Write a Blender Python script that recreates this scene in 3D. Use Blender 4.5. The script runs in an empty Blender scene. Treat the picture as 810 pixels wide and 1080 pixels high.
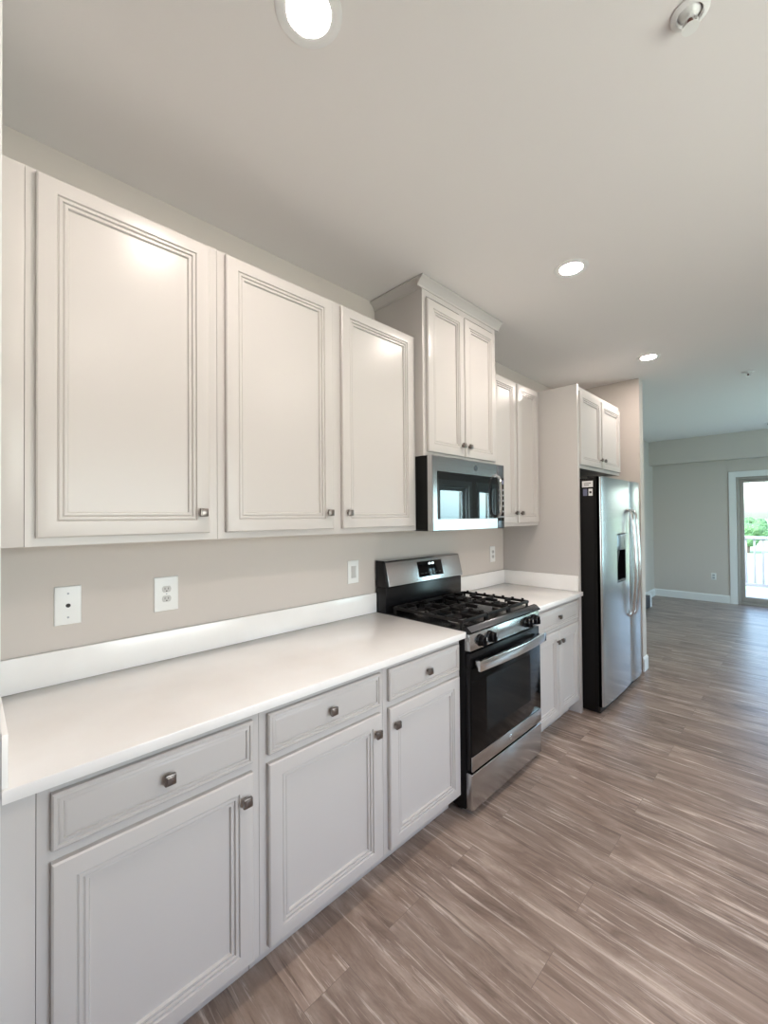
import bpy, bmesh, math, random
from mathutils import Vector, Matrix
random.seed(7)
scene = bpy.context.scene
COL = scene.collection

# ------------------------------------------------------------------ camera
CAM = Vector((1.8566, 0.0, 1.4814))
yaw, pitch, roll, FPX = 0.7912, 0.0121, -0.0083, 444.44
fw = Vector((-math.sin(yaw)*math.cos(pitch), math.cos(yaw)*math.cos(pitch), math.sin(pitch)))
rt = Vector((math.cos(yaw), math.sin(yaw), 0)); up = rt.cross(fw)
c_, s_ = math.cos(roll), math.sin(roll)
rt, up = c_*rt + s_*up, -s_*rt + c_*up
cd = bpy.data.cameras.new('camera'); cam = bpy.data.objects.new('camera', cd); COL.objects.link(cam)
cd.sensor_fit = 'HORIZONTAL'; cd.sensor_width = 36.0; cd.lens = FPX/810*36.0
cd.clip_start = 0.02; cd.clip_end = 500
m = Matrix.Identity(4)
for i in range(3):
    m[i][0] = rt[i]; m[i][1] = up[i]; m[i][2] = -fw[i]; m[i][3] = CAM[i]
cam.matrix_world = m
scene.camera = cam

# ------------------------------------------------------------------ world, light, exposure
world = bpy.data.worlds.new('world'); scene.world = world; world.use_nodes = True
wn, wl = world.node_tree.nodes, world.node_tree.links
wn.clear()
wo = wn.new('ShaderNodeOutputWorld'); bg = wn.new('ShaderNodeBackground'); sky = wn.new('ShaderNodeTexSky')
sky.sky_type = 'NISHITA'; sky.sun_disc = False; sky.sun_elevation = math.radians(48); sky.sun_rotation = math.radians(200)
sky.air_density = 1.0; sky.dust_density = 3.0
SKY = 1.5
bg.inputs['Strength'].default_value = SKY
wl.new(sky.outputs[0], bg.inputs[0]); wl.new(bg.outputs[0], wo.inputs[0])

def area(name, loc, rot, sx, sy, energy, color, portal=False, spread=180):
    l = bpy.data.lights.new(name, 'AREA'); l.shape = 'RECTANGLE'; l.size = sx; l.size_y = sy
    l.energy = energy; l.color = color
    l.spread = math.radians(spread)
    if portal: l.cycles.is_portal = True
    o = bpy.data.objects.new(name, l); COL.objects.link(o); o.location = loc; o.rotation_euler = rot
    return o
area('patio_portal', (1.83, 9.30, 1.05), (math.radians(-90), 0, 0), 1.8, 2.1, 1, (1,1,1), True)
# daylight through the other windows: the unseen side one is added fill, tipped up to brighten the ceiling
area('side_fill_light', (3.84, 1.2, 1.37), (0, math.radians(90+32), 0), 1.40, 2.15, 56, (1.0, 0.955, 0.945), spread=160)
area('living_window_daylight', (3.82, 6.35, 1.25), (0, math.radians(90), 0), 1.60, 0.90, 52, (0.62, 0.90, 1.0))
area('corner_window_daylight', (3.82, 7.45, 1.25), (0, math.radians(90), 0), 1.60, 0.60, 35, (0.62, 0.90, 1.0))
sl = bpy.data.lights.new('sun', 'SUN'); sl.energy = 1.5; sl.angle = 0.01; sl.color = (1.0, 0.96, 0.88)
so = bpy.data.objects.new('sun', sl); COL.objects.link(so); so.location = (-5, -5, 12)
so.rotation_euler = Vector((0.45, 0.75, -0.9)).to_track_quat('-Z', 'Y').to_euler()
LAMP = 335.0
LAMP_COLOR = (1.0, 0.87, 0.785)
scene.view_settings.view_transform = 'Standard'; scene.view_settings.look = 'None'
scene.view_settings.gamma = 1.0; scene.view_settings.use_curve_mapping = False
scene.view_settings.exposure = 0.0
scene.cycles.use_denoising = True
scene.cycles.max_bounces = 10; scene.cycles.diffuse_bounces = 3; scene.cycles.glossy_bounces = 5
scene.cycles.transparent_max_bounces = 12
scene.cycles.caustics_reflective = False; scene.cycles.caustics_refractive = False
scene.cycles.sample_clamp_indirect = 8.0

# ------------------------------------------------------------------ materials
def mat(name, color, rough=0.5, metal=0.0, spec=0.5, emit=None, estr=0, coat=0.0, aniso=0.0):
    M = bpy.data.materials.new(name); M.use_nodes = True
    b = M.node_tree.nodes['Principled BSDF']
    b.inputs['Base Color'].default_value = (*color, 1); b.inputs['Roughness'].default_value = rough
    b.inputs['Metallic'].default_value = metal; b.inputs['Specular IOR Level'].default_value = spec
    b.inputs['Coat Weight'].default_value = coat; b.inputs['Anisotropic'].default_value = aniso
    if emit:
        b.inputs['Emission Color'].default_value = (*emit, 1); b.inputs['Emission Strength'].default_value = estr
    return M
def nodes(M): return M.node_tree.nodes, M.node_tree.links, M.node_tree.nodes['Principled BSDF']
def noise_bump(M, scale, strength, dist=0.002, stretch=(1,1,1)):
    n, l, b = nodes(M)
    tc = n.new('ShaderNodeTexCoord'); mp = n.new('ShaderNodeMapping'); mp.inputs['Scale'].default_value = stretch
    t = n.new('ShaderNodeTexNoise'); t.inputs['Scale'].default_value = scale; t.inputs['Detail'].default_value = 4
    bp = n.new('ShaderNodeBump'); bp.inputs['Strength'].default_value = strength; bp.inputs['Distance'].default_value = dist
    l.new(tc.outputs['Object'], mp.inputs[0]); l.new(mp.outputs[0], t.inputs[0]); l.new(t.outputs[0], bp.inputs['Height']); l.new(bp.outputs[0], b.inputs['Normal'])
    return t
def noise_color(M, c1, c2, scale, detail=4, lo=0.3, hi=0.7, stretch=(1,1,1)):
    n, l, b = nodes(M)
    tc = n.new('ShaderNodeTexCoord'); mp = n.new('ShaderNodeMapping'); mp.inputs['Scale'].default_value = stretch
    t = n.new('ShaderNodeTexNoise'); t.inputs['Scale'].default_value = scale; t.inputs['Detail'].default_value = detail
    r = n.new('ShaderNodeValToRGB'); r.color_ramp.elements[0].position = lo; r.color_ramp.elements[1].position = hi
    r.color_ramp.elements[0].color = (*c1, 1); r.color_ramp.elements[1].color = (*c2, 1)
    l.new(tc.outputs['Object'], mp.inputs[0]); l.new(mp.outputs[0], t.inputs[0]); l.new(t.outputs[0], r.inputs[0]); l.new(r.outputs[0], b.inputs['Base Color'])

M_wall = mat('wall_paint', (0.62, 0.565, 0.52), 0.85, spec=0.2); noise_bump(M_wall, 180, 0.08)
M_ceil = mat('ceiling_paint', (0.80, 0.768, 0.75), 0.9, spec=0.15); noise_bump(M_ceil, 150, 0.06)
M_trim = mat('white_trim_paint', (0.82, 0.82, 0.81), 0.4)
M_cab = mat('cabinet_paint', (0.565, 0.535, 0.512), 0.27, spec=0.33); noise_bump(M_cab, 60, 0.02)
M_kick = mat('toe_kick_paint', (0.55, 0.51, 0.48), 0.5)
M_quartz = mat('white_quartz', (0.85, 0.82, 0.79), 0.18, spec=0.5)
noise_color(M_quartz, (0.87, 0.845, 0.815), (0.92, 0.905, 0.885), 3.5, 8, 0.35, 0.65)
M_steel = mat('stainless_steel', (0.56, 0.57, 0.58), 0.22, 1.0, aniso=0.4); 
M_steel2 = mat('bright_steel', (0.72, 0.73, 0.74), 0.16, 1.0)
M_dsteel = mat('dark_steel', (0.22, 0.23, 0.25), 0.25, 1.0)
M_black = mat('black_enamel', (0.006, 0.006, 0.007), 0.25, spec=0.3)
M_blackm = mat('black_matte_metal', (0.018, 0.017, 0.017), 0.5)
M_side = mat('black_side_panel', (0.006, 0.006, 0.006), 0.5, spec=0.2)
M_iron = mat('cast_iron', (0.009, 0.008, 0.008), 0.5, spec=0.3); noise_bump(M_iron, 300, 0.15)
M_glass_b = mat('black_glass', (0.003, 0.0035, 0.004), 0.10, spec=0.18)
M_mwglass = mat('microwave_glass', (0.006, 0.008, 0.010), 0.02, spec=0.7); M_mwglass.node_tree.nodes['Principled BSDF'].inputs['Coat Roughness'].default_value = 0.02
M_nickel = mat('brushed_nickel', (0.24, 0.215, 0.20), 0.3, 1.0)
M_plast = mat('white_plastic', (0.82, 0.82, 0.80), 0.35)
M_recep = mat('receptacle_plastic', (0.55, 0.54, 0.52), 0.4)
M_slot = mat('dark_slot', (0.05, 0.045, 0.04), 0.6)
M_label = mat('white_label', (0.80, 0.80, 0.80), 0.5)
M_labelb = mat('blue_grey_label', (0.16, 0.17, 0.26), 0.5)
M_button = mat('grey_button_print', (0.40, 0.42, 0.45), 0.4)
M_alu = mat('burner_aluminium', (0.55, 0.54, 0.52), 0.4, 1.0)
M_lamp = mat('lamp_lens', (0.9, 0.9, 0.9), 0.4, emit=LAMP_COLOR, estr=LAMP)
M_deck = mat('deck_boards', (0.50, 0.49, 0.48), 0.7)
M_rail = mat('white_vinyl_rail', (0.36, 0.36, 0.38), 0.5)
M_lawn = mat('meadow', (0.20, 0.30, 0.10), 0.9); noise_color(M_lawn, (0.17, 0.24, 0.12), (0.30, 0.36, 0.20), 0.15)
M_leaf = mat('tree_foliage', (0.06, 0.14, 0.06), 0.9); noise_color(M_leaf, (0.035, 0.10, 0.04), (0.11, 0.22, 0.10), 1.5)
M_bark = mat('tree_bark', (0.12, 0.09, 0.07), 0.9)
M_redbulb = mat('sprinkler_bulb', (0.12, 0.03, 0.02), 0.3)
M_heat = mat('dark_unit_front', (0.03, 0.03, 0.035), 0.5)

def pane_mat():
    M = bpy.data.materials.new('window_glass'); M.use_nodes = True
    n, l = M.node_tree.nodes, M.node_tree.links; n.clear()
    o = n.new('ShaderNodeOutputMaterial'); mx = n.new('ShaderNodeMixShader'); t = n.new('ShaderNodeBsdfTransparent')
    g = n.new('ShaderNodeBsdfGlossy'); f = n.new('ShaderNodeLayerWeight'); f.inputs['Blend'].default_value = 0.5
    pw = n.new('ShaderNodeMath'); pw.operation = 'POWER'; pw.inputs[1].default_value = 5.0
    sc = n.new('ShaderNodeMath'); sc.operation = 'MULTIPLY_ADD'; sc.inputs[1].default_value = 0.6; sc.inputs[2].default_value = 0.03
    l.new(f.outputs['Facing'], pw.inputs[0]); l.new(pw.outputs[0], sc.inputs[0])
    t.inputs[0].default_value = (0.93, 0.97, 0.97, 1); g.inputs['Roughness'].default_value = 0.0
    l.new(sc.outputs[0], mx.inputs[0]); l.new(t.outputs[0], mx.inputs[1]); l.new(g.outputs[0], mx.inputs[2]); l.new(mx.outputs[0], o.inputs[0])
    return M
M_pane = pane_mat()

def floor_mat():
    M = mat('vinyl_plank_floor', (0.3, 0.25, 0.22), 0.34, spec=0.45)
    n, l, b = nodes(M)
    tc = n.new('ShaderNodeTexCoord')
    br = n.new('ShaderNodeTexBrick'); br.offset = 0.37; br.offset_frequency = 2; br.squash = 1
    br.inputs['Scale'].default_value = 1; br.inputs['Mortar Size'].default_value = 0.0008; br.inputs['Mortar Smooth'].default_value = 0.1
    br.inputs['Brick Width'].default_value = 1.22; br.inputs['Row Height'].default_value = 0.18; br.inputs['Bias'].default_value = 0.0
    br.inputs['Color1'].default_value = (0, 0, 0, 1); br.inputs['Color2'].default_value = (1, 1, 1, 1); br.inputs['Mortar'].default_value = (0.5, 0.5, 0.5, 1)
    l.new(tc.outputs['Object'], br.inputs['Vector'])
    # per-plank offset of the grain
    sep = n.new('ShaderNodeVectorMath'); sep.operation = 'SCALE'; sep.inputs['Scale'].default_value = 37.0
    l.new(br.outputs['Color'], sep.inputs[0])
    add = n.new('ShaderNodeVectorMath'); add.operation = 'ADD'
    l.new(tc.outputs['Object'], add.inputs[0]); l.new(sep.outputs[0], add.inputs[1])
    def grain(sx, sy, scale, detail, rough=0.6, dist=0.4):
        mp = n.new('ShaderNodeMapping'); mp.inputs['Scale'].default_value = (sx, sy, 1)
        t = n.new('ShaderNodeTexNoise'); t.inputs['Scale'].default_value = scale; t.inputs['Detail'].default_value = detail
        t.inputs['Roughness'].default_value = rough; t.inputs['Distortion'].default_value = dist
        l.new(add.outputs[0], mp.inputs[0]); l.new(mp.outputs[0], t.inputs[0]); return t
    g1 = grain(0.85, 3.6, 2.2, 9, 0.68, 0.9)
    g2 = grain(1.3, 20.0, 3.0, 6, 0.65, 0.5)
    g3 = grain(0.70, 15.0, 2.6, 7, 0.70, 0.8)
    g4 = grain(0.90, 13.0, 2.1, 6, 0.70, 0.7)
    r1 = n.new('ShaderNodeValToRGB'); e = r1.color_ramp.elements
    e[0].position = 0.28; e[0].color = (0.145, 0.103, 0.082, 1)
    e[1].position = 0.74; e[1].color = (0.53, 0.435, 0.37, 1)
    x = e.new(0.45); x.color = (0.265, 0.196, 0.160, 1)
    x = e.new(0.57); x.color = (0.355, 0.273, 0.227, 1)
    l.new(g1.outputs[0], r1.inputs[0])
    r2 = n.new('ShaderNodeValToRGB'); r2.color_ramp.elements[0].position = 0.3; r2.color_ramp.elements[1].position = 0.75
    r2.color_ramp.elements[0].color = (0.84, 0.83, 0.82, 1); r2.color_ramp.elements[1].color = (1.15, 1.14, 1.13, 1)
    l.new(g2.outputs[0], r2.inputs[0])
    def streak(src, lo, hi, amount, color, base):
        m = n.new('ShaderNodeMapRange'); m.inputs[1].default_value = lo; m.inputs[2].default_value = hi; m.inputs[4].default_value = amount
        l.new(src.outputs[0], m.inputs[0])
        k = n.new('ShaderNodeMix'); k.data_type = 'RGBA'; k.inputs[7].default_value = (*color, 1)
        l.new(m.outputs[0], k.inputs[0]); l.new(base, k.inputs[6]); return k.outputs[2]
    c = streak(g3, 0.555, 0.66, 0.85, (0.74, 0.64, 0.57), r1.outputs[0])
    c = streak(g4, 0.56, 0.68, 0.75, (0.115, 0.080, 0.064), c)
    mu = n.new('ShaderNodeMix'); mu.data_type = 'RGBA'; mu.blend_type = 'MULTIPLY'; mu.inputs[0].default_value = 0.85
    l.new(c, mu.inputs[6]); l.new(r2.outputs[0], mu.inputs[7])
    # plank to plank tone
    pr = n.new('ShaderNodeMapRange'); pr.inputs[3].default_value = 0.86; pr.inputs[4].default_value = 1.12
    l.new(br.outputs['Color'], pr.inputs[0])
    mv = n.new('ShaderNodeMix'); mv.data_type = 'RGBA'; mv.blend_type = 'MULTIPLY'; mv.inputs[0].default_value = 1.0
    l.new(mu.outputs[2], mv.inputs[6]); l.new(pr.outputs[0], mv.inputs[7])
    dk = n.new('ShaderNodeMix'); dk.data_type = 'RGBA'; dk.inputs[7].default_value = (0.20, 0.15, 0.125, 1)
    l.new(br.outputs['Fac'], dk.inputs[0]); l.new(mv.outputs[2], dk.inputs[6]); l.new(dk.outputs[2], b.inputs['Base Color'])
    bp = n.new('ShaderNodeBump'); bp.inputs['Strength'].default_value = 0.12; bp.inputs['Distance'].default_value = 0.002
    l.new(g2.outputs[0], bp.inputs['Height']); l.new(bp.outputs[0], b.inputs['Normal'])
    return M
M_floor = floor_mat()

# ------------------------------------------------------------------ mesh helpers
class MB:
    def __init__(self): self.bm = bmesh.new()
    def _merge(self, t):
        me = bpy.data.meshes.new('tmp'); t.to_mesh(me); t.free(); self.bm.from_mesh(me); bpy.data.meshes.remove(me)
    def box(self, x0, x1, y0, y1, z0, z1, bev=0.0, seg=2):
        t = bmesh.new(); bmesh.ops.create_cube(t, size=1)
        for v in t.verts:
            v.co = Vector(((x0+x1)/2 + v.co.x*(x1-x0), (y0+y1)/2 + v.co.y*(y1-y0), (z0+z1)/2 + v.co.z*(z1-z0)))
        if bev > 0: bmesh.ops.bevel(t, geom=list(t.edges), offset=bev, segments=seg, affect='EDGES', profile=0.5)
        self._merge(t); return self
    def prism(self, pts, axis, a0, a1, bev=0.0):
        # pts are 2D in the two other axes (x,z for axis y; x,y for axis z; y,z for axis x)
        def P(p, a):
            return {'y': (p[0], a, p[1]), 'z': (p[0], p[1], a), 'x': (a, p[0], p[1])}[axis]
        t = bmesh.new()
        A = [t.verts.new(P(p, a0)) for p in pts]; B = [t.verts.new(P(p, a1)) for p in pts]
        t.faces.new(A); t.faces.new(B[::-1]); n = len(pts)
        for i in range(n): t.faces.new((A[i], B[i], B[(i+1) % n], A[(i+1) % n]))
        bmesh.ops.recalc_face_normals(t, faces=list(t.faces))
        if bev > 0: bmesh.ops.bevel(t, geom=list(t.edges), offset=bev, segments=2, affect='EDGES', profile=0.5)
        self._merge(t); return self
    def tube(self, pts, r, n=10, flat=1.0):
        t = bmesh.new(); pts = [Vector(p) for p in pts]; rings = []
        ref = None
        for i, p in enumerate(pts):
            d = (pts[min(i+1, len(pts)-1)] - pts[max(i-1, 0)]).normalized()
            if ref is None:
                ref = Vector((0, 0, 1)) if abs(d.z) < .9 else Vector((1, 0, 0))
            u = (ref - d*ref.dot(d)).normalized(); w = d.cross(u); ref = u
            rings.append([t.verts.new(p + (u*math.cos(2*math.pi*k/n) + w*math.sin(2*math.pi*k/n)*flat)*r) for k in range(n)])
        for a, b in zip(rings, rings[1:]):
            for k in range(n): t.faces.new((a[k], a[(k+1) % n], b[(k+1) % n], b[k]))
        t.faces.new(rings[0][::-1]); t.faces.new(rings[-1])
        bmesh.ops.recalc_face_normals(t, faces=list(t.faces)); self._merge(t); return self
    def lathe(self, prof, c, axis='z', n=32):
        # prof: (radius, height along axis) list; closed at ends when radius 0
        t = bmesh.new(); rings = []
        ax = {'x': Vector((1,0,0)), 'y': Vector((0,1,0)), 'z': Vector((0,0,1))}[axis]
        u = {'x': Vector((0,1,0)), 'y': Vector((0,0,1)), 'z': Vector((1,0,0))}[axis]; w = ax.cross(u); c = Vector(c)
        for r, h in prof:
            if r < 1e-6: rings.append([t.verts.new(c + ax*h)])
            else: rings.append([t.verts.new(c + ax*h + (u*math.cos(2*math.pi*k/n) + w*math.sin(2*math.pi*k/n))*r) for k in range(n)])
        for a, b in zip(rings, rings[1:]):
            for k in range(n):
                k2 = (k+1) % n
                if len(a) == 1 and len(b) == 1: continue
                if len(a) == 1: t.faces.new((a[0], b[k2], b[k]))
                elif len(b) == 1: t.faces.new((a[k], a[k2], b[0]))
                else: t.faces.new((a[k], a[k2], b[k2], b[k]))
        bmesh.ops.recalc_face_normals(t, faces=list(t.faces)); self._merge(t); return self
    def panel(self, y0, y1, z0, z1, xb, xf, prof):
        # a moulded door front facing +x: back at xb, nested rectangles (inset, depth behind xf)
        t = bmesh.new(); rings = []
        def rect(ins, x): return [t.verts.new((x, y0+ins, z0+ins)), t.verts.new((x, y1-ins, z0+ins)), t.verts.new((x, y1-ins, z1-ins)), t.verts.new((x, y0+ins, z1-ins))]
        rings.append(rect(0, xb))
        for ins, dep in prof: rings.append(rect(ins, xf - dep))
        t.faces.new(rings[0][::-1])
        for a, b in zip(rings, rings[1:]):
            for k in range(4): t.faces.new((a[k], a[(k+1) % 4], b[(k+1) % 4], b[k]))
        t.faces.new(rings[-1])
        bmesh.ops.recalc_face_normals(t, faces=list(t.faces)); self._merge(t); return self
    def build(self, name, material, parent=None, smooth=True):
        me = bpy.data.meshes.new(name); self.bm.to_mesh(me); self.bm.free()
        me.materials.append(material)
        if smooth:
            me.shade_smooth(); me.set_sharp_from_angle(angle=math.radians(26))
        o = bpy.data.objects.new(name, me); COL.objects.link(o)
        if parent is not None:
            o.parent = parent
            off = Vector(parent.get('_base', (0, 0, 0)))
            for v in me.vertices: v.co -= off
            o['_base'] = parent.get('_base', (0.0, 0.0, 0.0))
        return o

def tag(o, label, cat, group=None):
    o['label'] = label; o['category'] = cat
    if group: o['group'] = group
    return o
def thing(name, label, cat, base, group=None):
    o = bpy.data.objects.new(name, None); COL.objects.link(o); o.location = base; o.empty_display_size = 0.1
    o['_base'] = tuple(base)
    return tag(o, label, cat, group)
def solo(name, mb, material, label, cat, base, group=None):
    o = mb.build(name, material); base = Vector(base)
    for v in o.data.vertices: v.co -= base
    o.location = base
    return tag(o, label, cat, group)
def struct(name, mb, material, parent=None):
    o = mb.build(name, material, parent, smooth=False)
    if parent is None: o['kind'] = 'structure'
    return o

# ------------------------------------------------------------------ the room
ZC = 2.79
XR, YF, YB = 3.6, 9.0, -3.0
struct('floor', MB().box(-0.3, XR+.3, YB-.2, YF+.14, -0.1, 0), M_floor)
struct('ceiling', MB().box(-0.3, XR+.3, YB-.2, YF+.2, ZC, ZC+0.12), M_ceil)
struct('wall_left', MB().box(-0.15, 0, YB, 4.56, 0, ZC), M_wall)
struct('wall_near', MB().box(0, 0.665, -0.06, 0.050, 0, ZC), M_trim)
struct('wall_partition', MB().box(-0.30, 0.722, 4.56, 4.68, 0, ZC), M_wall)
struct('wall_left_living', MB().box(-0.32, -0.18, 4.68, YF, 0, ZC), M_wall)
struct('wall_back', MB().box(-0.15, XR, YB-.15, YB, 0, ZC), M_wall)
def wall_with_holes(name, axis, a0, a1, c0, c1, holes, material):
    mb = MB(); holes = sorted(holes); prev = a0
    def b(p0, p1, z0, z1):
        if p1-p0 < 1e-4 or z1-z0 < 1e-4: return
        if axis == 'x': mb.box(p0, p1, c0, c1, z0, z1)
        else: mb.box(c0, c1, p0, p1, z0, z1)
    for h0, h1, z0, z1 in holes:
        b(prev, h0, 0, ZC); b(h0, h1, 0, z0); b(h0, h1, z1, ZC); prev = h1
    b(prev, a1, 0, ZC); return struct(name, mb, material)
PD = (1.00, 2.74, 0.0, 2.09)
W2 = (0.1, 2.3, 0.65, 2.09)  # unseen window, added to let in fill light
W3 = (5.90, 6.80, 0.45, 2.05)
W4 = (7.15, 7.75, 0.45, 2.05)
wall_with_holes('wall_far', 'x', -0.32, XR+.15, YF, YF+.16, [PD], M_wall)
wall_with_holes('wall_right', 'y', YB, YF, XR, XR+.16, [W2, W3, W4], M_wall)
struct('trim_soffit', MB().box(-0.18, XR, 8.76, YF, 2.375, ZC), M_wall)

def board(mb, axis, p0, p1, c, sgn, z0=0.0, z1=0.13, t=0.014):
    prof = [(0, z0), (t*sgn, z0), (t*sgn, z1-.02), (t*.5*sgn, z1-.004), (0, z1)]
    if axis == 'x': mb.prism([(c+a, z) for a, z in prof], 'x', p0, p1)
    else: mb.prism([(c+a, z) for a, z in prof], 'y', p0, p1)
mb = MB(); board(mb, 'x', -0.18, 0.915, YF, -1); board(mb, 'x', 2.83, XR, YF, -1); struct('baseboard_far', mb, M_trim)
mb = MB(); board(mb, 'y', 4.70, 8.986, -0.18, 1); struct('baseboard_left', mb, M_trim)
mb = MB(); board(mb, 'y', YB, 8.98, XR, -1); struct('baseboard_right', mb, M_trim)
mb = MB(); board(mb, 'y', 4.548, 4.694, 0.722, 1); board(mb, 'x', -0.1, 0.736, 4.68, 1); struct('baseboard_partition', mb, M_trim)

def casing(name, axis, h, c, sgn, sill=False):
    a0, a1, z0, z1 = h; w = 0.092; mb = MB(); t = 0.018
    def b(p0, p1, q0, q1, tt=t):
        lo, hi = sorted((c, c+sgn*tt))
        if axis == 'x': mb.box(p0, p1, lo, hi, q0, q1, 0.003)
        else: mb.box(lo, hi, p0, p1, q0, q1, 0.003)
    b(a0-w, a0, z0-(w if sill else 0), z1+w); b(a1, a1+w, z0-(w if sill else 0), z1+w); b(a0, a1, z1, z1+w)
    if sill: b(a0-.02, a1+.02, z0-.03, z0, 0.05); b(a0, a1, z0-w, z0-.03)
    return struct(name, mb, M_trim)
casing('trim_1', 'x', PD, YF, -1)
casing('trim_2', 'y', W2, XR, -1, True)
casing('trim_3', 'y', W3, XR, -1, True)
casing('trim_4', 'y', W4, XR, -1, True)

M_jamb = mat('taupe_door_frame', (0.42, 0.38, 0.34), 0.5)
def opening(name, axis, h, c, split, fm, door=False):
    """A window or sliding door set in a wall that runs from c (room face) outwards by .16; frame, panes, handle."""
    a0, a1, z0, z1 = h
    root = thing(name, '', '', ((a0+a1)/2, c+.1, z0) if axis == 'x' else (c+.1, (a0+a1)/2, z0))
    del root['label'], root['category']; root['kind'] = 'structure'
    def B(mb, p0, p1, d0, d1, q0, q1, bev=0.003):
        if axis == 'x': mb.box(p0, p1, c+d0, c+d1, q0, q1, bev)
        else: mb.box(c+d0, c+d1, p0, p1, q0, q1, bev)
    mb = MB(); f = 0.035
    B(mb, a0, a0+f, .02, .16, z0, z1); B(mb, a1-f, a1, .02, .16, z0, z1); B(mb, a0+f, a1-f, .02, .16, z1-f, z1); B(mb, a0+f, a1-f, .02, .16, z0, z0+f)
    mb.build(('door' if door else 'window') + '_frame', fm, root)
    e = [a0+f+.002, *split, a1-f-.002]
    for i in range(len(e)-1):
        p0, p1 = e[i]-(0.03 if i else 0), e[i+1]+(0.03 if i < len(e)-2 else 0)
        d = 0.075 if i % 2 == 0 else 0.115; s = 0.055; q0, q1 = z0+f+.002, z1-f-.002
        mb = MB()
        B(mb, p0, p0+s, d, d+.034, q0, q1); B(mb, p1-s, p1, d, d+.034, q0, q1)
        B(mb, p0+s, p1-s, d, d+.034, q1-s, q1); B(mb, p0+s, p1-s, d, d+.034, q0, q0+s+(.03 if door else 0))
        sash = mb.build('sash', fm, root)
        mb = MB(); B(mb, p0+s, p1-s, d+.014, d+.020, q0+s+(.03 if door else 0), q1-s, 0); mb.build('glass_pane', M_pane, sash, smooth=False)
        if door and i == 1:
            hx = p0+.028
            MB().tube([(hx, c+d, .95), (hx, c+d-.035, .97), (hx, c+d-.035, 1.17), (hx, c+d, 1.19)], .009).build('handle', M_steel2, sash)
    return root
opening('door_1', 'x', PD, YF, [1.87], M_jamb, True)
opening('window_1', 'y', W2, XR, [1.2], M_trim)
opening('window_2', 'y', W3, XR, [], M_trim)
opening('window_3', 'y', W4, XR, [], M_trim)

# ------------------------------------------------------------------ cabinets
DOOR = [(0.0, .005), (.004, .0012), (.009, 0), (.046, 0), (.0485, .0060), (.0520, .0030), (.0590, .0022), (.0610, .0085), (.0650, .0055), (.0720, .0048), (.0745, .0125), (.082, .0125)]
DRAWER = [(0.0, .006), (.004, .0018), (.0105, .0010), (.0125, .0055), (.0160, .0030), (.0215, .0020), (.0235, .0070), (.0275, .0046), (.032, .0040)]
def knob(parent, x, y, z):
    mb = MB(); mb.lathe([(0, 0), (.0075, 0), (.006, .004), (.005, .012), (.006, .016), (0, .016)], (x, y, z), 'x', 16)
    mb.box(x+.012, x+.024, y-.0145, y+.0145, z-.0145, z+.0145, .003)
    mb.box(x+.0235, x+.0265, y-.010, y+.010, z-.010, z+.010, .0012)
    return mb.build('knob', M_nickel, parent)

def base_cabinet(label, y0, y1, dr, doors, group):
    """dr: list of drawer (y0,y1); doors: list of (y0,y1,knob side)."""
    t = thing('base_cabinet', label, 'cabinet', (0.3, (y0+y1)/2, 0.0), group)
    XF = 0.614
    mb = MB(); mb.box(.002, XF-.019, y0+.001, y0+.017, .10, .879); mb.box(.002, XF-.019, y1-.017, y1-.001, .10, .879)
    mb.box(.002, XF-.019, y0+.017, y1-.017, .10, .117); mb.box(.002, .010, y0+.017, y1-.017, .117, .879)
    mb.build('body', M_cab, t)
    mb = MB(); s = .036
    mb.box(XF-.019, XF, y0+.0006, y0+s, .10, .879); mb.box(XF-.019, XF, y1-s, y1-.0006, .10, .879)
    mb.box(XF-.019, XF, y0+s, y1-s, .85, .879); mb.box(XF-.019, XF, y0+s, y1-s, .69, .73); mb.box(XF-.019, XF, y0+s, y1-s, .10, .135)
    mb.build('face_frame', M_cab, t)
    MB().box(.03, .54, y0+.001, y1-.001, 0, .0995).build('toe_kick', M_kick, t)
    for a, b in dr:
        d = MB().panel(a, b, .722, .853, XF+.001, .6348, DRAWER).build('drawer', M_cab, t)
        knob(d, .6322, (a+b)/2, .788)
    for a, b, k in doors:
        d = MB().panel(a, b, .115, .694, XF+.001, .6348, DOOR).build('door', M_cab, t)
        knob(d, .6348, (b-.030) if k > 0 else (a+.030), .624)
    return t
G = 'base cabinets along the kitchen wall'
base_cabinet('base cabinet nearest the end wall, one drawer above a single door', .112, .660, [(.138, .633)], [(.138, .633, 1)], G)
base_cabinet('middle base cabinet of the three under the long countertop, drawer over door', .660, 1.210, [(.686, 1.186)], [(.686, 1.186, 1)], G)
base_cabinet('base cabinet touching the left side of the gas range, under the long countertop', 1.210, 1.746, [(1.235, 1.725)], [(1.235, 1.725, -1)], G)
base_cabinet('base cabinet between the gas range and refrigerator, one drawer over a pair of narrow doors', 2.516, 3.262, [(2.545, 3.238)], [(2.545, 2.886, 1), (2.892, 3.238, -1)], G)
solo('base_filler', MB().box(.56, .614, .052, .1115, .0, .879, .0008), M_cab, 'narrow filler strip between the first base cabinet and the near end wall', 'filler strip', (.59, .09, 0))

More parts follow.
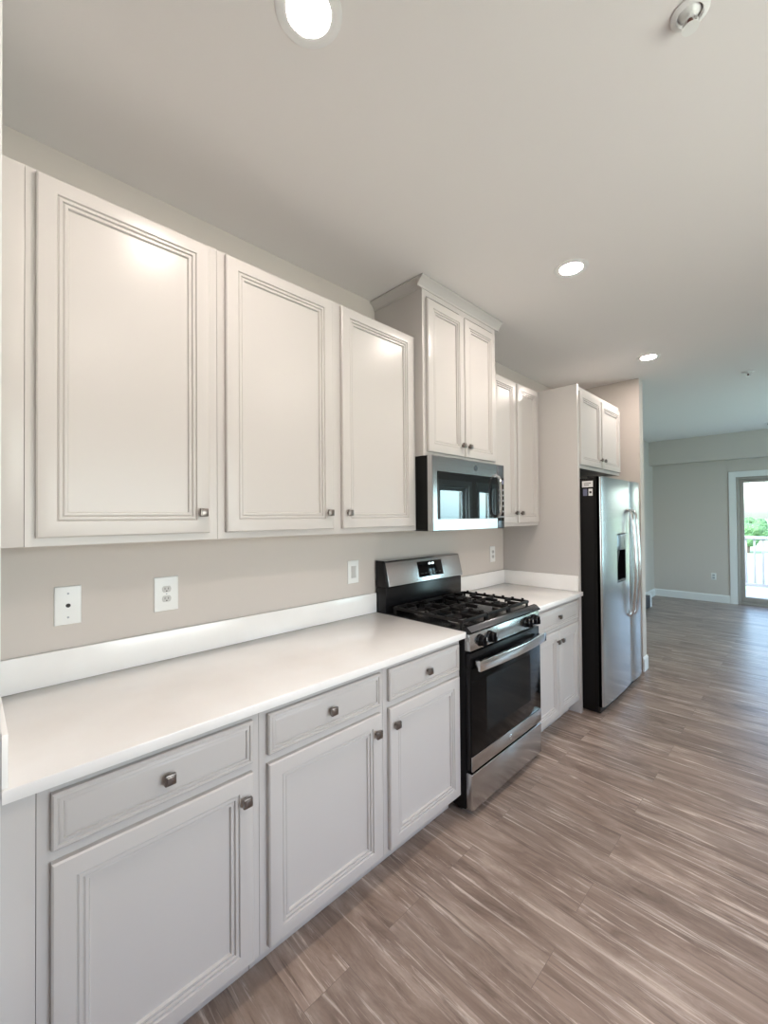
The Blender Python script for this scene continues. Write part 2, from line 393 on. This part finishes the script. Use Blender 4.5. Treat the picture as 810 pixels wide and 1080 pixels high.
def upper_cabinet(name, label, y0, y1, z0, z1, xf, doors, ztop, zbot, kz, group, crown=0.0):
    t = thing(name, label, 'cabinet', (0.15, (y0+y1)/2, z0), group)
    mb = MB(); mb.box(.002, xf-.019, y0+.0006, y0+.0165, z0, z1); mb.box(.002, xf-.019, y1-.0165, y1-.0006, z0, z1)
    mb.box(.002, xf-.019, y0+.0165, y1-.0165, z0+.012, z0+.028); mb.box(.002, xf-.019, y0+.0165, y1-.0165, z1-.016, z1)
    mb.box(.002, .010, y0+.0165, y1-.0165, z0+.028, z1-.016)
    mb.build('body', M_cab, t)
    mb = MB(); s = .036
    mb.box(xf-.019, xf, y0+.0006, y0+s, z0, z1); mb.box(xf-.019, xf, y1-s, y1-.0006, z0, z1)
    mb.box(xf-.019, xf, y0+s, y1-s, z0, z0+.036); mb.box(xf-.019, xf, y0+s, y1-s, z1-.036, z1)
    if len(doors) == 2:
        c = (doors[0][1]+doors[1][0])/2; mb.box(xf-.019, xf, c-.03, c+.03, z0+.036, z1-.036)
    mb.build('face_frame', M_cab, t)
    for a, b, k in doors:
        d = MB().panel(a, b, zbot, ztop, xf+.001, xf+.020, DOOR).build('door', M_cab, t)
        knob(d, xf+.020, (b-.030) if k > 0 else (a+.030), kz)
    if crown:
        mb = MB(); q = crown; za, zb = z1-.006, z1+.045
        P = [(0, za), (.004, za), (.006, za+.010), (.016, za+.022), (q*.75, zb-.016), (q, zb-.008), (q, zb), (0, zb)]
        mb.prism([(xf+a, z) for a, z in P], 'y', y0-q, y1+q)
        mb.prism([(y0-a, z) for a, z in P], 'x', .002, xf+.004); mb.prism([(y1+a, z) for a, z in P], 'x', .002, xf+.004)
        mb.build('crown_moulding', M_cab, t)
    return t
G = 'upper cabinets along the kitchen wall'
ZU0, ZU1 = 1.406, 2.480
upper_cabinet('upper_cabinet', 'upper cabinet with one wide door at the end wall, left of the paired doors', .112, .655, ZU0, ZU1, .320, [(.136, .622, 1)], 2.470, 1.430, 1.503, G)
upper_cabinet('upper_cabinet', 'upper cabinet with two wide doors, between the single door cabinet and the microwave', .655, 1.766, ZU0, ZU1, .320, [(.684, 1.182, 1), (1.236, 1.735, -1)], 2.470, 1.430, 1.503, G)
upper_cabinet('upper_cabinet', 'taller upper cabinet with crown moulding reaching the ceiling, above the microwave', 1.768, 2.524, 1.817, 2.742, .377, [(1.795, 2.140, 1), (2.148, 2.497, -1)], 2.690, 1.840, 1.905, G, .040)
upper_cabinet('upper_cabinet', 'upper cabinet with two narrow doors, between the microwave and the refrigerator panel', 2.526, 3.266, ZU0, ZU1, .320, [(2.552, 2.884, 1), (2.908, 3.242, -1)], 2.470, 1.430, 1.503, G)
upper_cabinet('upper_cabinet', 'short deep cabinet with two small doors directly above the refrigerator', 3.306, 4.320, 1.846, 2.478, .612, [(3.335, 3.792, 1), (3.812, 4.290, -1)], 2.440, 1.872, 1.94, G)
solo('upper_filler', MB().box(.28, .320, .052, .1115, ZU0, ZU1, .0008), M_cab, 'narrow filler strip between the first upper cabinet and the near end wall', 'filler strip', (.3, .09, ZU0))
mb = MB(); mb.box(.002, .630, 3.268, 3.304, 0, 2.478, .001)
solo('end_panel', mb, M_cab, 'tall plain greige end panel standing on the left side of the refrigerator', 'panel', (.3, 3.286, 0))

# countertops
def slab(mb, x0, x1, y0, y1): mb.box(x0, x1, y0, y1, .8825, .9125, .0025)
t = thing('countertop', 'long white quartz countertop with low backsplash, left of the gas range', 'countertop', (.3, .9, .8825))
mb = MB(); slab(mb, .002, .658, .052, 1.747); mb.build('slab', M_quartz, t)
mb = MB(); mb.box(.002, .020, .052, 1.747, .913, 1.027, .0015); mb.build('backsplash', M_quartz, t)
mb = MB(); mb.box(.0205, .652, .052, .063, .913, 1.027, .0015); mb.build('side_splash', M_quartz, t)
t = thing('countertop', 'short white quartz countertop between the gas range and refrigerator panel', 'countertop', (.3, 2.9, .8825))
mb = MB(); slab(mb, .002, .658, 2.514, 3.267); mb.build('slab', M_quartz, t)
mb = MB(); mb.box(.002, .020, 2.514, 3.267, .913, 1.027, .0015); mb.build('backsplash', M_quartz, t)
mb = MB(); mb.box(.0205, .625, 3.249, 3.267, .913, 1.027, .0015); mb.build('side_splash', M_quartz, t)

# ------------------------------------------------------------------ gas range
R0, R1 = 1.751, 2.510
t = thing('gas_range', 'freestanding stainless and black gas range with cast iron grates, under the microwave', 'stove', (.35, 2.13, 0))
mb = MB(); mb.box(.025, .640, R0, R1, .035, .893, .003); mb.build('body', M_side, t)
for yy in (R0+.05, R1-.05):
    for xx in (.08, .58):
        MB().lathe([(0, 0), (.018, 0), (.018, .006), (.010, .010), (.010, .036), (0, .036)], (xx, yy, 0), 'z', 12).build('foot', M_blackm, t)
d = MB().box(.641, .679, R0+.004, R1-.004, .038, .216, .006, 3).build('drawer', M_steel, t)
# oven door
d = MB().box(.641, .672, R0+.006, R1-.006, .228, .805, .004).build('oven_door', M_black, t)
MB().box(.6725, .680, R0+.006, R1-.006, .229, .302, .003).build('lower_trim', M_steel, d)
MB().box(.6725, .6785, R0+.006, R1-.006, .304, .735, .002).build('door_glass', M_glass_b, d)
MB().panel(R0+.14, R1-.14, .39, .66, .6786, .6790, [(0, 0), (.004, .0001), (.006, .0003)]).build('window', M_glass_b, d, smooth=False)
MB().lathe([(0, 0), (.014, 0), (.0145, .001), (.013, .002), (.0115, .0016), (0, .0016)], (.680, 2.13, .265), 'x', 24).build('badge', M_steel2, d)
# handle: wide flat bowed bar with two brackets
mb = MB(); N = 18; pr = []
for i in range(N+1):
    u = i/N; y = R0+.018 + u*(R1-R0-.036); x = .712 + .016*math.sin(math.pi*u); pr.append((x, y))
poly = [(x+.012, y) for x, y in pr] + [(x-.004, y) for x, y in reversed(pr)]
mb.prism(poly, 'z', .726, .778, .003); mb.build('handle', M_steel2, d)
for yy in (R0+.045, R1-.045): MB().box(.6785, .7125, yy-.012, yy+.012, .736, .768, .002).build('handle_bracket', M_steel, d)
# control panel, leaning back
mb = MB(); mb.prism([(.641, .815), (.678, .818), (.670, .898), (.641, .902)], 'y', R0+.004, R1-.004, .002)
cp = mb.build('control_panel', M_steel, t)
for yy in (R0+.090, R0+.185, R1-.175, R1-.080):
    mb = MB(); mb.lathe([(0, 0), (.031, 0), (.031, .006), (.027, .010), (.0255, .030), (.022, .034), (0, .033)], (.6735, yy, .857), 'x', 28)
    mb.box(.700, .716, yy-.0055, yy+.0055, .835, .879, .003)
    k = mb.build('knob', M_black, cp); MB().box(.7155, .7168, yy-.0016, yy+.0016, .862, .877).build('pointer', M_label, k)
# cooktop with raised sloping front lip
mb = MB(); mb.prism([(.10, .895), (.641, .895), (.676, .902), (.680, .908), (.655, .930), (.640, .934), (.632, .928), (.624, .916), (.10, .916)], 'y', R0-.001, R1+.001, .0015)
mb.build('cooktop', M_black, t)
mb = MB(); mb.prism([(.679, .9105), (.6815, .9115), (.6565, .9330), (.6535, .9325)], 'y', R0+.006, R1-.006, .0005); mb.build('front_lip', M_dsteel, t)
YC = (R0+R1)/2
for bx, by, br in ((.24, R0+.15, .036), (.50, R0+.15, .046), (.36, YC, .040), (.24, R1-.15, .040), (.50, R1-.15, .046)):
    b = MB().lathe([(0, 0), (br+.012, 0), (br+.010, .005), (br, .008), (br, .016), (0, .016)], (bx, by, .9165), 'z', 28).build('burner', M_alu, t)
    MB().lathe([(0, .0165), (br-.004, .0165), (br-.002, .019), (br-.005, .024), (0, .025)], (bx, by, .9165), 'z', 28).build('burner_cap', M_iron, b)
gw = (R1-R0-.04)/3
for i in range(3):
    ya = R0+.02+i*gw+.003; yb = ya+gw-.006; xa, xb = .130, .618; z0, z1 = .941, .957; w = .006
    mb = MB()
    for y in (ya+w, yb-w): mb.prism([(xa, z1-.004), (xa+.01, z1), (xb-.01, z1), (xb, z1-.004), (xb, z0), (xa, z0)], 'y', y-w, y+w, .002)
    for x in (xa+w, (xa+xb)/2, xb-w): mb.box(x-w, x+w, ya+2*w, yb-2*w, z0, z1, .002)
    yc = (ya+yb)/2
    for x in ((.24, .50) if i != 1 else (.36,)):
        mb.box(x-.115, x-.035, yc-.005, yc+.005, z0, z1+.004, .002); mb.box(x+.035, x+.115, yc-.005, yc+.005, z0, z1+.004, .002)
        mb.box(x-.005, x+.005, ya+2*w, yc-.035, z0, z1+.004, .002); mb.box(x-.005, x+.005, yc+.035, yb-2*w, z0, z1+.004, .002)
    for x in [xa+.04+k*(xb-xa-.08)/6 for k in range(7)]:
        for y in (ya+w, yb-w): mb.box(x-.008, x+.008, y-.005, y+.005, z1-.002, z1+.009, .003)
    for x in (xa+.012, xb-.012):
        for y in (ya+w, yb-w): mb.box(x-.006, x+.006, y-.006, y+.006, .9165, z0+.002, .001)
    mb.build('grate', M_iron, t)
# backguard
mb = MB(); mb.box(.012, .095, R0, R1, .894, 1.062, .003); bgd = mb.build('backguard', M_black, t)
mb = MB(); mb.prism([(.014, 1.063), (.104, 1.063), (.112, 1.070), (.078, 1.210), (.070, 1.218), (.014, 1.218)], 'y', R0+.014, R1-.004, .002)
mb.build('control_hood', M_steel, bgd)
mb = MB(); mb.prism([(.010, 1.063), (.105, 1.063), (.110, 1.070), (.076, 1.211), (.069, 1.2195), (.010, 1.2195)], 'y', R0-.0005, R0+.0135, .001); mb.build('end_cap', M_black, bgd)
def on_slope(z): return .112 - (z-1.070)*(.034/.140)
za, zb = 1.096, 1.192
mb = MB(); mb.prism([(on_slope(za)-.003, za), (on_slope(za)+.0025, za), (on_slope(zb)+.0025, zb), (on_slope(zb)-.003, zb)], 'y', 2.045, 2.292, .0008)
dsp = mb.build('display', M_glass_b, bgd)
for k in range(6):
    y = 2.075+k*.036; z = 1.118
    mb = MB(); mb.box(on_slope(z)+.0022, on_slope(z)+.0034, y-.010, y+.010, z-.003, z+.003); mb.build('button', M_slot, dsp)
M_glint = mat('lamp_glint', (.8, .9, .9), .4, emit=(.85, 1, 1), estr=2.5)  # glowing marks stand for a ceiling lamp's reflection in the display
z = 1.172; mb = MB()
for y in (2.158, 2.170, 2.190, 2.202):
    mb.box(on_slope(z)+.0020, on_slope(z)+.0032, y-.004, y+.004, z-.009, z+.009)
mb.build('display_glint', M_glint, dsp)

# ------------------------------------------------------------------ microwave
W0, W1m, ZM0, ZM1 = 1.770, 2.523, 1.402, 1.8155
t = thing('microwave', 'over the range stainless microwave with dark mirrored window, hanging under the tall cabinet', 'microwave', (.2, 2.146, ZM0))
mb = MB(); mb.box(.003, .402, W0, W1m, ZM0+.008, ZM1, .002); mb.build('body', M_side, t)
mb = MB(); mb.box(.06, .40, W0+.02, W1m-.02, ZM0, ZM0+.0075, .001)
vent = mb.build('bottom_plate', M_blackm, t)
DR = 2.438
d = MB().panel(W0, DR, ZM0, ZM1, .403, .437, [(0, .004), (.004, 0), (.040, 0), (.041, .001)]).build('door', M_steel, t)
for v in []: pass
MB().panel(W0+.045, DR-.004, ZM0+.065, ZM1-.085, .436, .4395, [(0, .0006), (.001, 0), (.012, 0), (.013, .0006)]).build('window', M_mwglass, d, smooth=False)
MB().lathe([(0, 0), (.015, 0), (.016, .001), (.014, .002), (0, .002)], (.437, 2.19, ZM1-.042), 'x', 24).build('badge', M_dsteel, d)
pts = [(.437, DR-.028, ZM0+.075), (.462, DR-.030, ZM0+.085)] + [(.472+.004*math.sin(math.pi*i/8), DR-.031, ZM0+.10+i/8*(ZM1-ZM0-.20)) for i in range(9)] + [(.462, DR-.030, ZM1-.085), (.437, DR-.028, ZM1-.075)]
MB().tube(pts, .010, 12).build('handle', M_steel2, d)
cp = MB().box(.403, .436, DR+.002, W1m, ZM0, ZM1, .003).build('control_panel', M_dsteel, t)
MB().box(.4355, .438, DR+.006, W1m-.006, ZM0+.05, ZM1-.085, .001).build('keypad', M_glass_b, cp)
for i in range(6):
    for j in range(3):
        y = DR+.018+j*.024; z = ZM0+.075+i*.035
        MB().box(.438, .4387, y-.006, y+.006, z-.005, z+.005).build('button', M_button, cp)
MB().box(.438, .4387, DR+.012, W1m-.012, ZM1-.125, ZM1-.098).build('clock_screen', M_labelb, cp)

# ------------------------------------------------------------------ refrigerator
F0, F1, FS, FX = 3.335, 4.350, 4.020, .780
t = thing('refrigerator', 'side by side stainless refrigerator with black sides and water dispenser', 'refrigerator', (.4, 3.84, 0))
mb = MB(); mb.box(.03, .720, F0+.004, F1-.004, .02, 1.765, .004); mb.build('body', M_side, t)
MB().box(.55, .740, F0+.02, F1-.02, .006, .058, .004).build('toe_grille', M_blackm, t)
MB().box(.66, .735, F0+.03, F0+.13, 1.766, 1.782, .004).build('hinge_cover', M_blackm, t)
def door_poly(a, b, ra, rb):
    P = [(.757, a), (.757, b)]
    n = 6
    def bow(y): return 0.010*(1-((y-(a+b)/2)/((b-a)/2))**2)
    for i in range(n+1):
        th = math.pi/2*i/n; P.append((FX-.012-rb+rb*math.sin(th), b-rb+rb*math.cos(th)))
    for i in range(1, 8):
        y = b-rb - i/8*(b-a-ra-rb); P.append((FX-.012+bow(y), y))
    for i in range(n+1):
        th = math.pi/2*(1-i/n); P.append((FX-.012-ra+ra*math.sin(th), a+ra-ra*math.cos(th)))
    return P
def clip_poly(P, lo, hi):
    """keep the part of a door outline between two y values"""
    out = []
    for y, keep in ((lo, lambda q: q[1] >= lo-1e-9), (hi, lambda q: q[1] <= hi+1e-9)):
        src = P if not out else out; res = []
        for i in range(len(src)):
            p, q = src[i], src[(i+1) % len(src)]
            if keep(p): res.append(p)
            if keep(p) != keep(q):
                s = (y-p[1])/(q[1]-p[1]); res.append((p[0]+s*(q[0]-p[0]), y))
        out = res
    return out
D0, D1, DZ0, DZ1 = 3.655, 3.885, .945, 1.335
P = door_poly(F0, FS-.004, .030, .012)
mb = MB(); mb.prism(P, 'z', .062, DZ0); mb.prism(P, 'z', DZ1, 1.770)
mb.prism(clip_poly(P, F0-1, D0), 'z', DZ0, DZ1); mb.prism(clip_poly(P, D1, FS+1), 'z', DZ0, DZ1)
fd = mb.build('freezer_door', M_steel, t)
mb = MB(); mb.box(.723, .728, D0+.001, D1-.001, DZ0+.001, DZ1-.001)
mb.box(.728, .772, D0+.001, D0+.008, DZ0+.008, DZ1-.008); mb.box(.728, .772, D1-.008, D1-.001, DZ0+.008, DZ1-.008)
mb.box(.728, .772, D0+.001, D1-.001, DZ0+.001, DZ0+.010); mb.box(.728, .772, D0+.001, D1-.001, DZ1-.010, DZ1-.001)
dn = mb.build('dispenser', M_black, fd)
mb = MB(); mb.box(.745, .779, D0+.008, D1-.008, DZ1-.135, DZ1-.010, .006); mb.build('dispenser_controls', M_dsteel, dn)
mb = MB(); mb.prism([(.729, 1.06), (.736, 1.06), (.756, 1.19), (.738, 1.20)], 'y', 3.74, 3.80, .003); mb.build('paddle', M_blackm, dn)
mb = MB(); mb.box(.729, .778, D0+.010, D1-.010, DZ0+.010, DZ0+.018, .002); mb.build('drip_tray', M_dsteel, dn)
P = door_poly(FS+.004, F1, .012, .030)
rd = MB().prism(P, 'z', .062, 1.770).build('refrigerator_door', M_steel, t)
MB().box(.722, .7565, F0, FS-.004, .062, DZ0).box(.722, .7565, F0, FS-.004, DZ1, 1.770).box(.722, .7565, F0, D0, DZ0, DZ1).box(.722, .7565, D1, FS-.004, DZ0, DZ1).build('door_liner', M_side, fd)
MB().box(.722, .7565, FS+.004, F1, .062, 1.770, .004).build('door_liner', M_side, rd)
def fhandle(parent, y):
    pts = [(FX-.016, y, .635), (FX+.010, y, .645), (FX+.022, y, .675)]
    for i in range(1, 14):
        u = i/14; pts.append((FX+.024+.022*math.sin(math.pi*u), y, .68+u*.80))
    pts += [(FX+.022, y, 1.485), (FX+.010, y, 1.515), (FX-.016, y, 1.525)]
    MB().tube(pts, .0125, 14).build('handle', M_steel2, parent)
fhandle(fd, FS-.055); fhandle(rd, FS+.055)
yl = F0+.0035
st = MB().box(.634, .712, yl-.0010, yl+.001, 1.695, 1.742).build('label_sticker', M_label, t)
for i, w in enumerate((.050, .036)): MB().box(.648, .648+w, yl-.0016, yl-.0009, 1.722-i*.014, 1.727-i*.014).build('print_line', M_slot, st)
MB().box(.640, .670, yl-.0010, yl+.001, 1.630, 1.682).build('label_sticker', M_labelb, t)
st = MB().box(.680, .709, yl-.0010, yl+.001, 1.630, 1.682).build('label_sticker', M_label, t)
MB().box(.686, .702, yl-.0016, yl-.0009, 1.648, 1.664).build('print_line', M_slot, st)

# ------------------------------------------------------------------ wall plates
def plate(name, label, cat, y, z, w=.074, h=.120, group='cover plates above the countertops'):
    t = thing(name, label, cat, (0.0, y, z), group)
    MB().panel(y-w/2, y+w/2, z-h/2, z+h/2, .001, .007, [(0, .004), (.002, .001), (.005, 0)]).build('cover_plate', M_plast, t)
    return t
def duplex(t, y, z):
    for s in (-1, 1):
        zc = z+s*.0195
        mb = MB(); pts = []
        for k in range(24):
            a = 2*math.pi*k/24; pts.append((y+.0172*math.cos(a), zc+max(-.0125, min(.0125, .0172*math.sin(a)))))
        r = None
        mb.prism(pts, 'x', .0068, .0088); r = mb.build('receptacle', M_recep, t)
        mb = MB(); mb.box(.0086, .0092, y-.0075, y-.0055, zc-.002, zc+.007); mb.box(.0086, .0092, y+.0055, y+.0075, zc-.002, zc+.006)
        mb.lathe([(0, .0086), (.0026, .0086), (.0026, .0092), (0, .0092)], (0, y, zc-.0075), 'x', 10); mb.build('slots', M_slot, r)
    MB().lathe([(0, .0068), (.003, .0068), (.002, .0082), (0, .0082)], (0, y, z), 'x', 10).build('screw', M_button, t)
y, z = .254, 1.178
t = plate('cable_jack_plate', 'white cover plate with a single jack in the middle, nearest the end wall', 'wall plate', y, z, .078, .135)
MB().lathe([(0, .006), (.007, .006), (.007, .009), (.0045, .009), (.0045, .013), (.002, .013), (.002, .009), (0, .009)], (0, y, z), 'x', 16).build('jack', M_slot, t)
for s in (-1, 1): MB().lathe([(0, .006), (.004, .006), (.003, .0082), (0, .0082)], (0, y, z+s*.042), 'x', 10).build('screw', M_button, t)
y, z = .578, 1.176
t = plate('power_outlet', 'white double power outlet above the long countertop, right of the jack plate', 'outlet', y, z, .092, .138); duplex(t, y, z)
y, z = 1.578, 1.168
t = plate('light_switch', 'white cover plate with a plain rocker just left of the range backguard', 'light switch', y, z, .082, .132)
mb = MB(); mb.prism([(.0065, z-.034), (.0115, z-.034), (.0085, z), (.0115, z+.034), (.0065, z+.034)], 'y', y-.0165, y+.0165, .0006); mb.build('rocker', M_recep, t)
y, z = 3.090, 1.168
t = plate('power_outlet', 'white power outlet above the short countertop, right of the range', 'outlet', y, z, .078, .130); duplex(t, y, z)
# far wall outlet (faces -y)
t = thing('power_outlet', 'white power outlet low on the far living room wall, left of the patio door', 'outlet', (.69, YF, .43))
MB().box(.655, .725, YF-.007, YF-.001, .372, .488, .002).build('cover_plate', M_plast, t)
for s in (-1, 1):
    r = MB().box(.674, .706, YF-.009, YF-.0068, .43+s*.0215-.014, .43+s*.0215+.014, .001).build('receptacle', M_button, t)
    MB().box(.682, .685, YF-.0095, YF-.0088, .43+s*.0215-.004, .43+s*.0215+.007).box(.695, .698, YF-.0095, YF-.0088, .43+s*.0215-.004, .43+s*.0215+.007).build('slots', M_slot, r)
# low dark unit with white end at the far left corner
t = thing('baseboard_unit', 'low dark box with a white end cap by the far left living room corner', 'wall unit', (-.06, 7.5, 0))
MB().box(-.164, .030, 6.6, 7.80, .004, .190, .006).build('casing', M_heat, t)
MB().box(-.164, .036, 7.801, 7.86, .0, .215, .004).build('end_cap', M_trim, t)

# ------------------------------------------------------------------ ceiling fittings
def downlight(x, y, label):
    t = thing('recessed_downlight', label, 'ceiling light', (x, y, ZC), 'recessed ceiling lights in two rows')
    MB().lathe([(.055, -.0010), (.058, -.0030), (.074, -.0038), (.085, -.0020), (.086, -.0004), (.055, -.0004)], (x, y, ZC), 'z', 40).build('trim_ring', M_trim, t)
    MB().lathe([(0, -.0040), (.040, -.0036), (.0545, -.0022), (.0545, -.0006), (0, -.0006)], (x, y, ZC), 'z', 40).build('lens', M_lamp, t)
L = [(.963, .625, 'lit round recessed ceiling light nearest the camera, above the long countertop front'),
     (.985, 2.27, 'lit round recessed ceiling light out from the tall microwave cabinet'),
     (.93, 4.02, 'lit round recessed ceiling light out from the refrigerator, farthest of the lit row'),
     (2.50, .63, 'lit round ceiling light of the second row, across from the first upper cabinet'),
     (2.50, 2.26, 'lit round ceiling light of the second row, across from the microwave'),
     (2.60, 4.10, 'lit round ceiling light of the second row, across from the refrigerator')]
for x, y, lab in L: downlight(x, y, lab)
def sprinkler(x, y, label):
    t = thing('sprinkler', label, 'sprinkler', (x, y, ZC), 'ceiling sprinklers')
    MB().lathe([(.030, -.0004), (.042, -.0004), (.043, -.004), (.038, -.008), (.030, -.010), (.027, -.004)], (x, y, ZC), 'z', 32).build('escutcheon', M_trim, t)
    MB().lathe([(0, -.0004), (.026, -.0004), (.014, -.012), (.012, -.020), (0, -.020)], (x, y, ZC), 'z', 20).build('body', M_plast, t)
    MB().lathe([(0, -.0205), (.006, -.0205), (.0075, -.028), (.0055, -.034), (0, -.034)], (x, y, ZC), 'z', 14).build('bulb', M_redbulb, t)
    mb = MB()
    for s in (-1, 1): mb.tube([(x+s*.011, y, ZC-.018), (x+s*.016, y, ZC-.030), (x+s*.006, y, ZC-.041)], .0025, 8)
    mb.build('yoke', M_plast, t)
    MB().lathe([(0, -.040), (.006, -.040), (.019, -.0415), (.019, -.0435), (0, -.0435)], (x, y, ZC), 'z', 20).build('deflector', M_plast, t)
sprinkler(1.655, 1.335, 'white fire sprinkler with a dark red bulb near the front edge of the kitchen ceiling')
sprinkler(1.473, 5.10, 'white fire sprinkler on the living room ceiling beyond the refrigerator')
mb = MB(); mb.box(1.42, 1.72, 8.16, 8.28, ZC-.010, ZC-.0005, .003)
t = thing('ceiling_vent', 'white slotted air vent in the living room ceiling near the far soffit', 'vent', (1.57, 8.22, ZC))
mb.build('vent_frame', M_trim, t)
mb = MB()
for k in range(6): mb.box(1.44, 1.70, 8.178+k*.015, 8.184+k*.015, ZC-.0125, ZC-.0098)
mb.build('slats', M_slot, t)

# ------------------------------------------------------------------ outside the patio door
struct('deck', MB().box(-1.5, 7.0, YF+.17, 11.2, -.22, -.06), M_deck)
mb = MB(); mb.box(-400, 400, -60, 480, -3.3, -3.0); o = struct('ground', mb, M_lawn)
t = thing('deck_railing', 'white deck railing with vertical balusters outside the patio door', 'railing', (2.7, 11.0, -.06))
MB().box(-1.4, 6.9, 10.95, 11.04, .985, 1.045, .008).build('top_rail', M_rail, t)
MB().box(-1.4, 6.9, 10.965, 11.025, .06, .12, .005).build('bottom_rail', M_rail, t)
k = 0
for i in range(66):
    y0 = -1.3+i*.125
    if i % 16 == 0: MB().box(y0-.045, y0+.045, 10.955, 11.045, -.06, .984, .006).build('post', M_rail, t)
    else: MB().box(y0-.016, y0+.016, 10.98, 11.012, .118, .988, .003).build('baluster', M_rail, t)
for k, (x, y, h, r, lab) in enumerate([(-7.6, 84, 3.0, 2.6, 'pale green tree on the horizon nearest the left edge of the patio door glass'),
        (-3.4, 64, 2.9, 2.2, 'dark green tree on the horizon at the right end of the distant tree line'),
        (-5.6, 96, 3.2, 3.0, 'farthest low green tree in the middle of the distant tree line')]):
    t = thing('tree', lab, 'tree', (x, y, -3.0), 'distant trees outside')
    MB().tube([(x, y, -3.0), (x+.1, y, -1.8), (x, y, -.4)], .28, 10).build('trunk', M_bark, t)
    mb = MB(); rnd = random.Random(k)
    for j in range(16):
        tmp = bmesh.new(); bmesh.ops.create_icosphere(tmp, subdivisions=3, radius=1)
        a = rnd.uniform(0, 6.28); q = rnd.uniform(0, 1)**.5*r*.6; zz = rnd.uniform(.15, .85)*h; rr = rnd.uniform(.28, .45)*r*(1.1-.5*zz/h)
        for v in tmp.verts:
            d = 1+.18*math.sin(7*v.co.x+j)*math.sin(6*v.co.y+2*j)*math.cos(8*v.co.z)+.06*rnd.uniform(-1, 1)
            v.co = Vector((x+q*math.cos(a), y+q*math.sin(a), -2.4+zz)) + v.co*rr*d
        mb._merge(tmp)
    mb.build('foliage', M_leaf, t)

for o in bpy.data.objects:
    if '_base' in o: del o['_base']
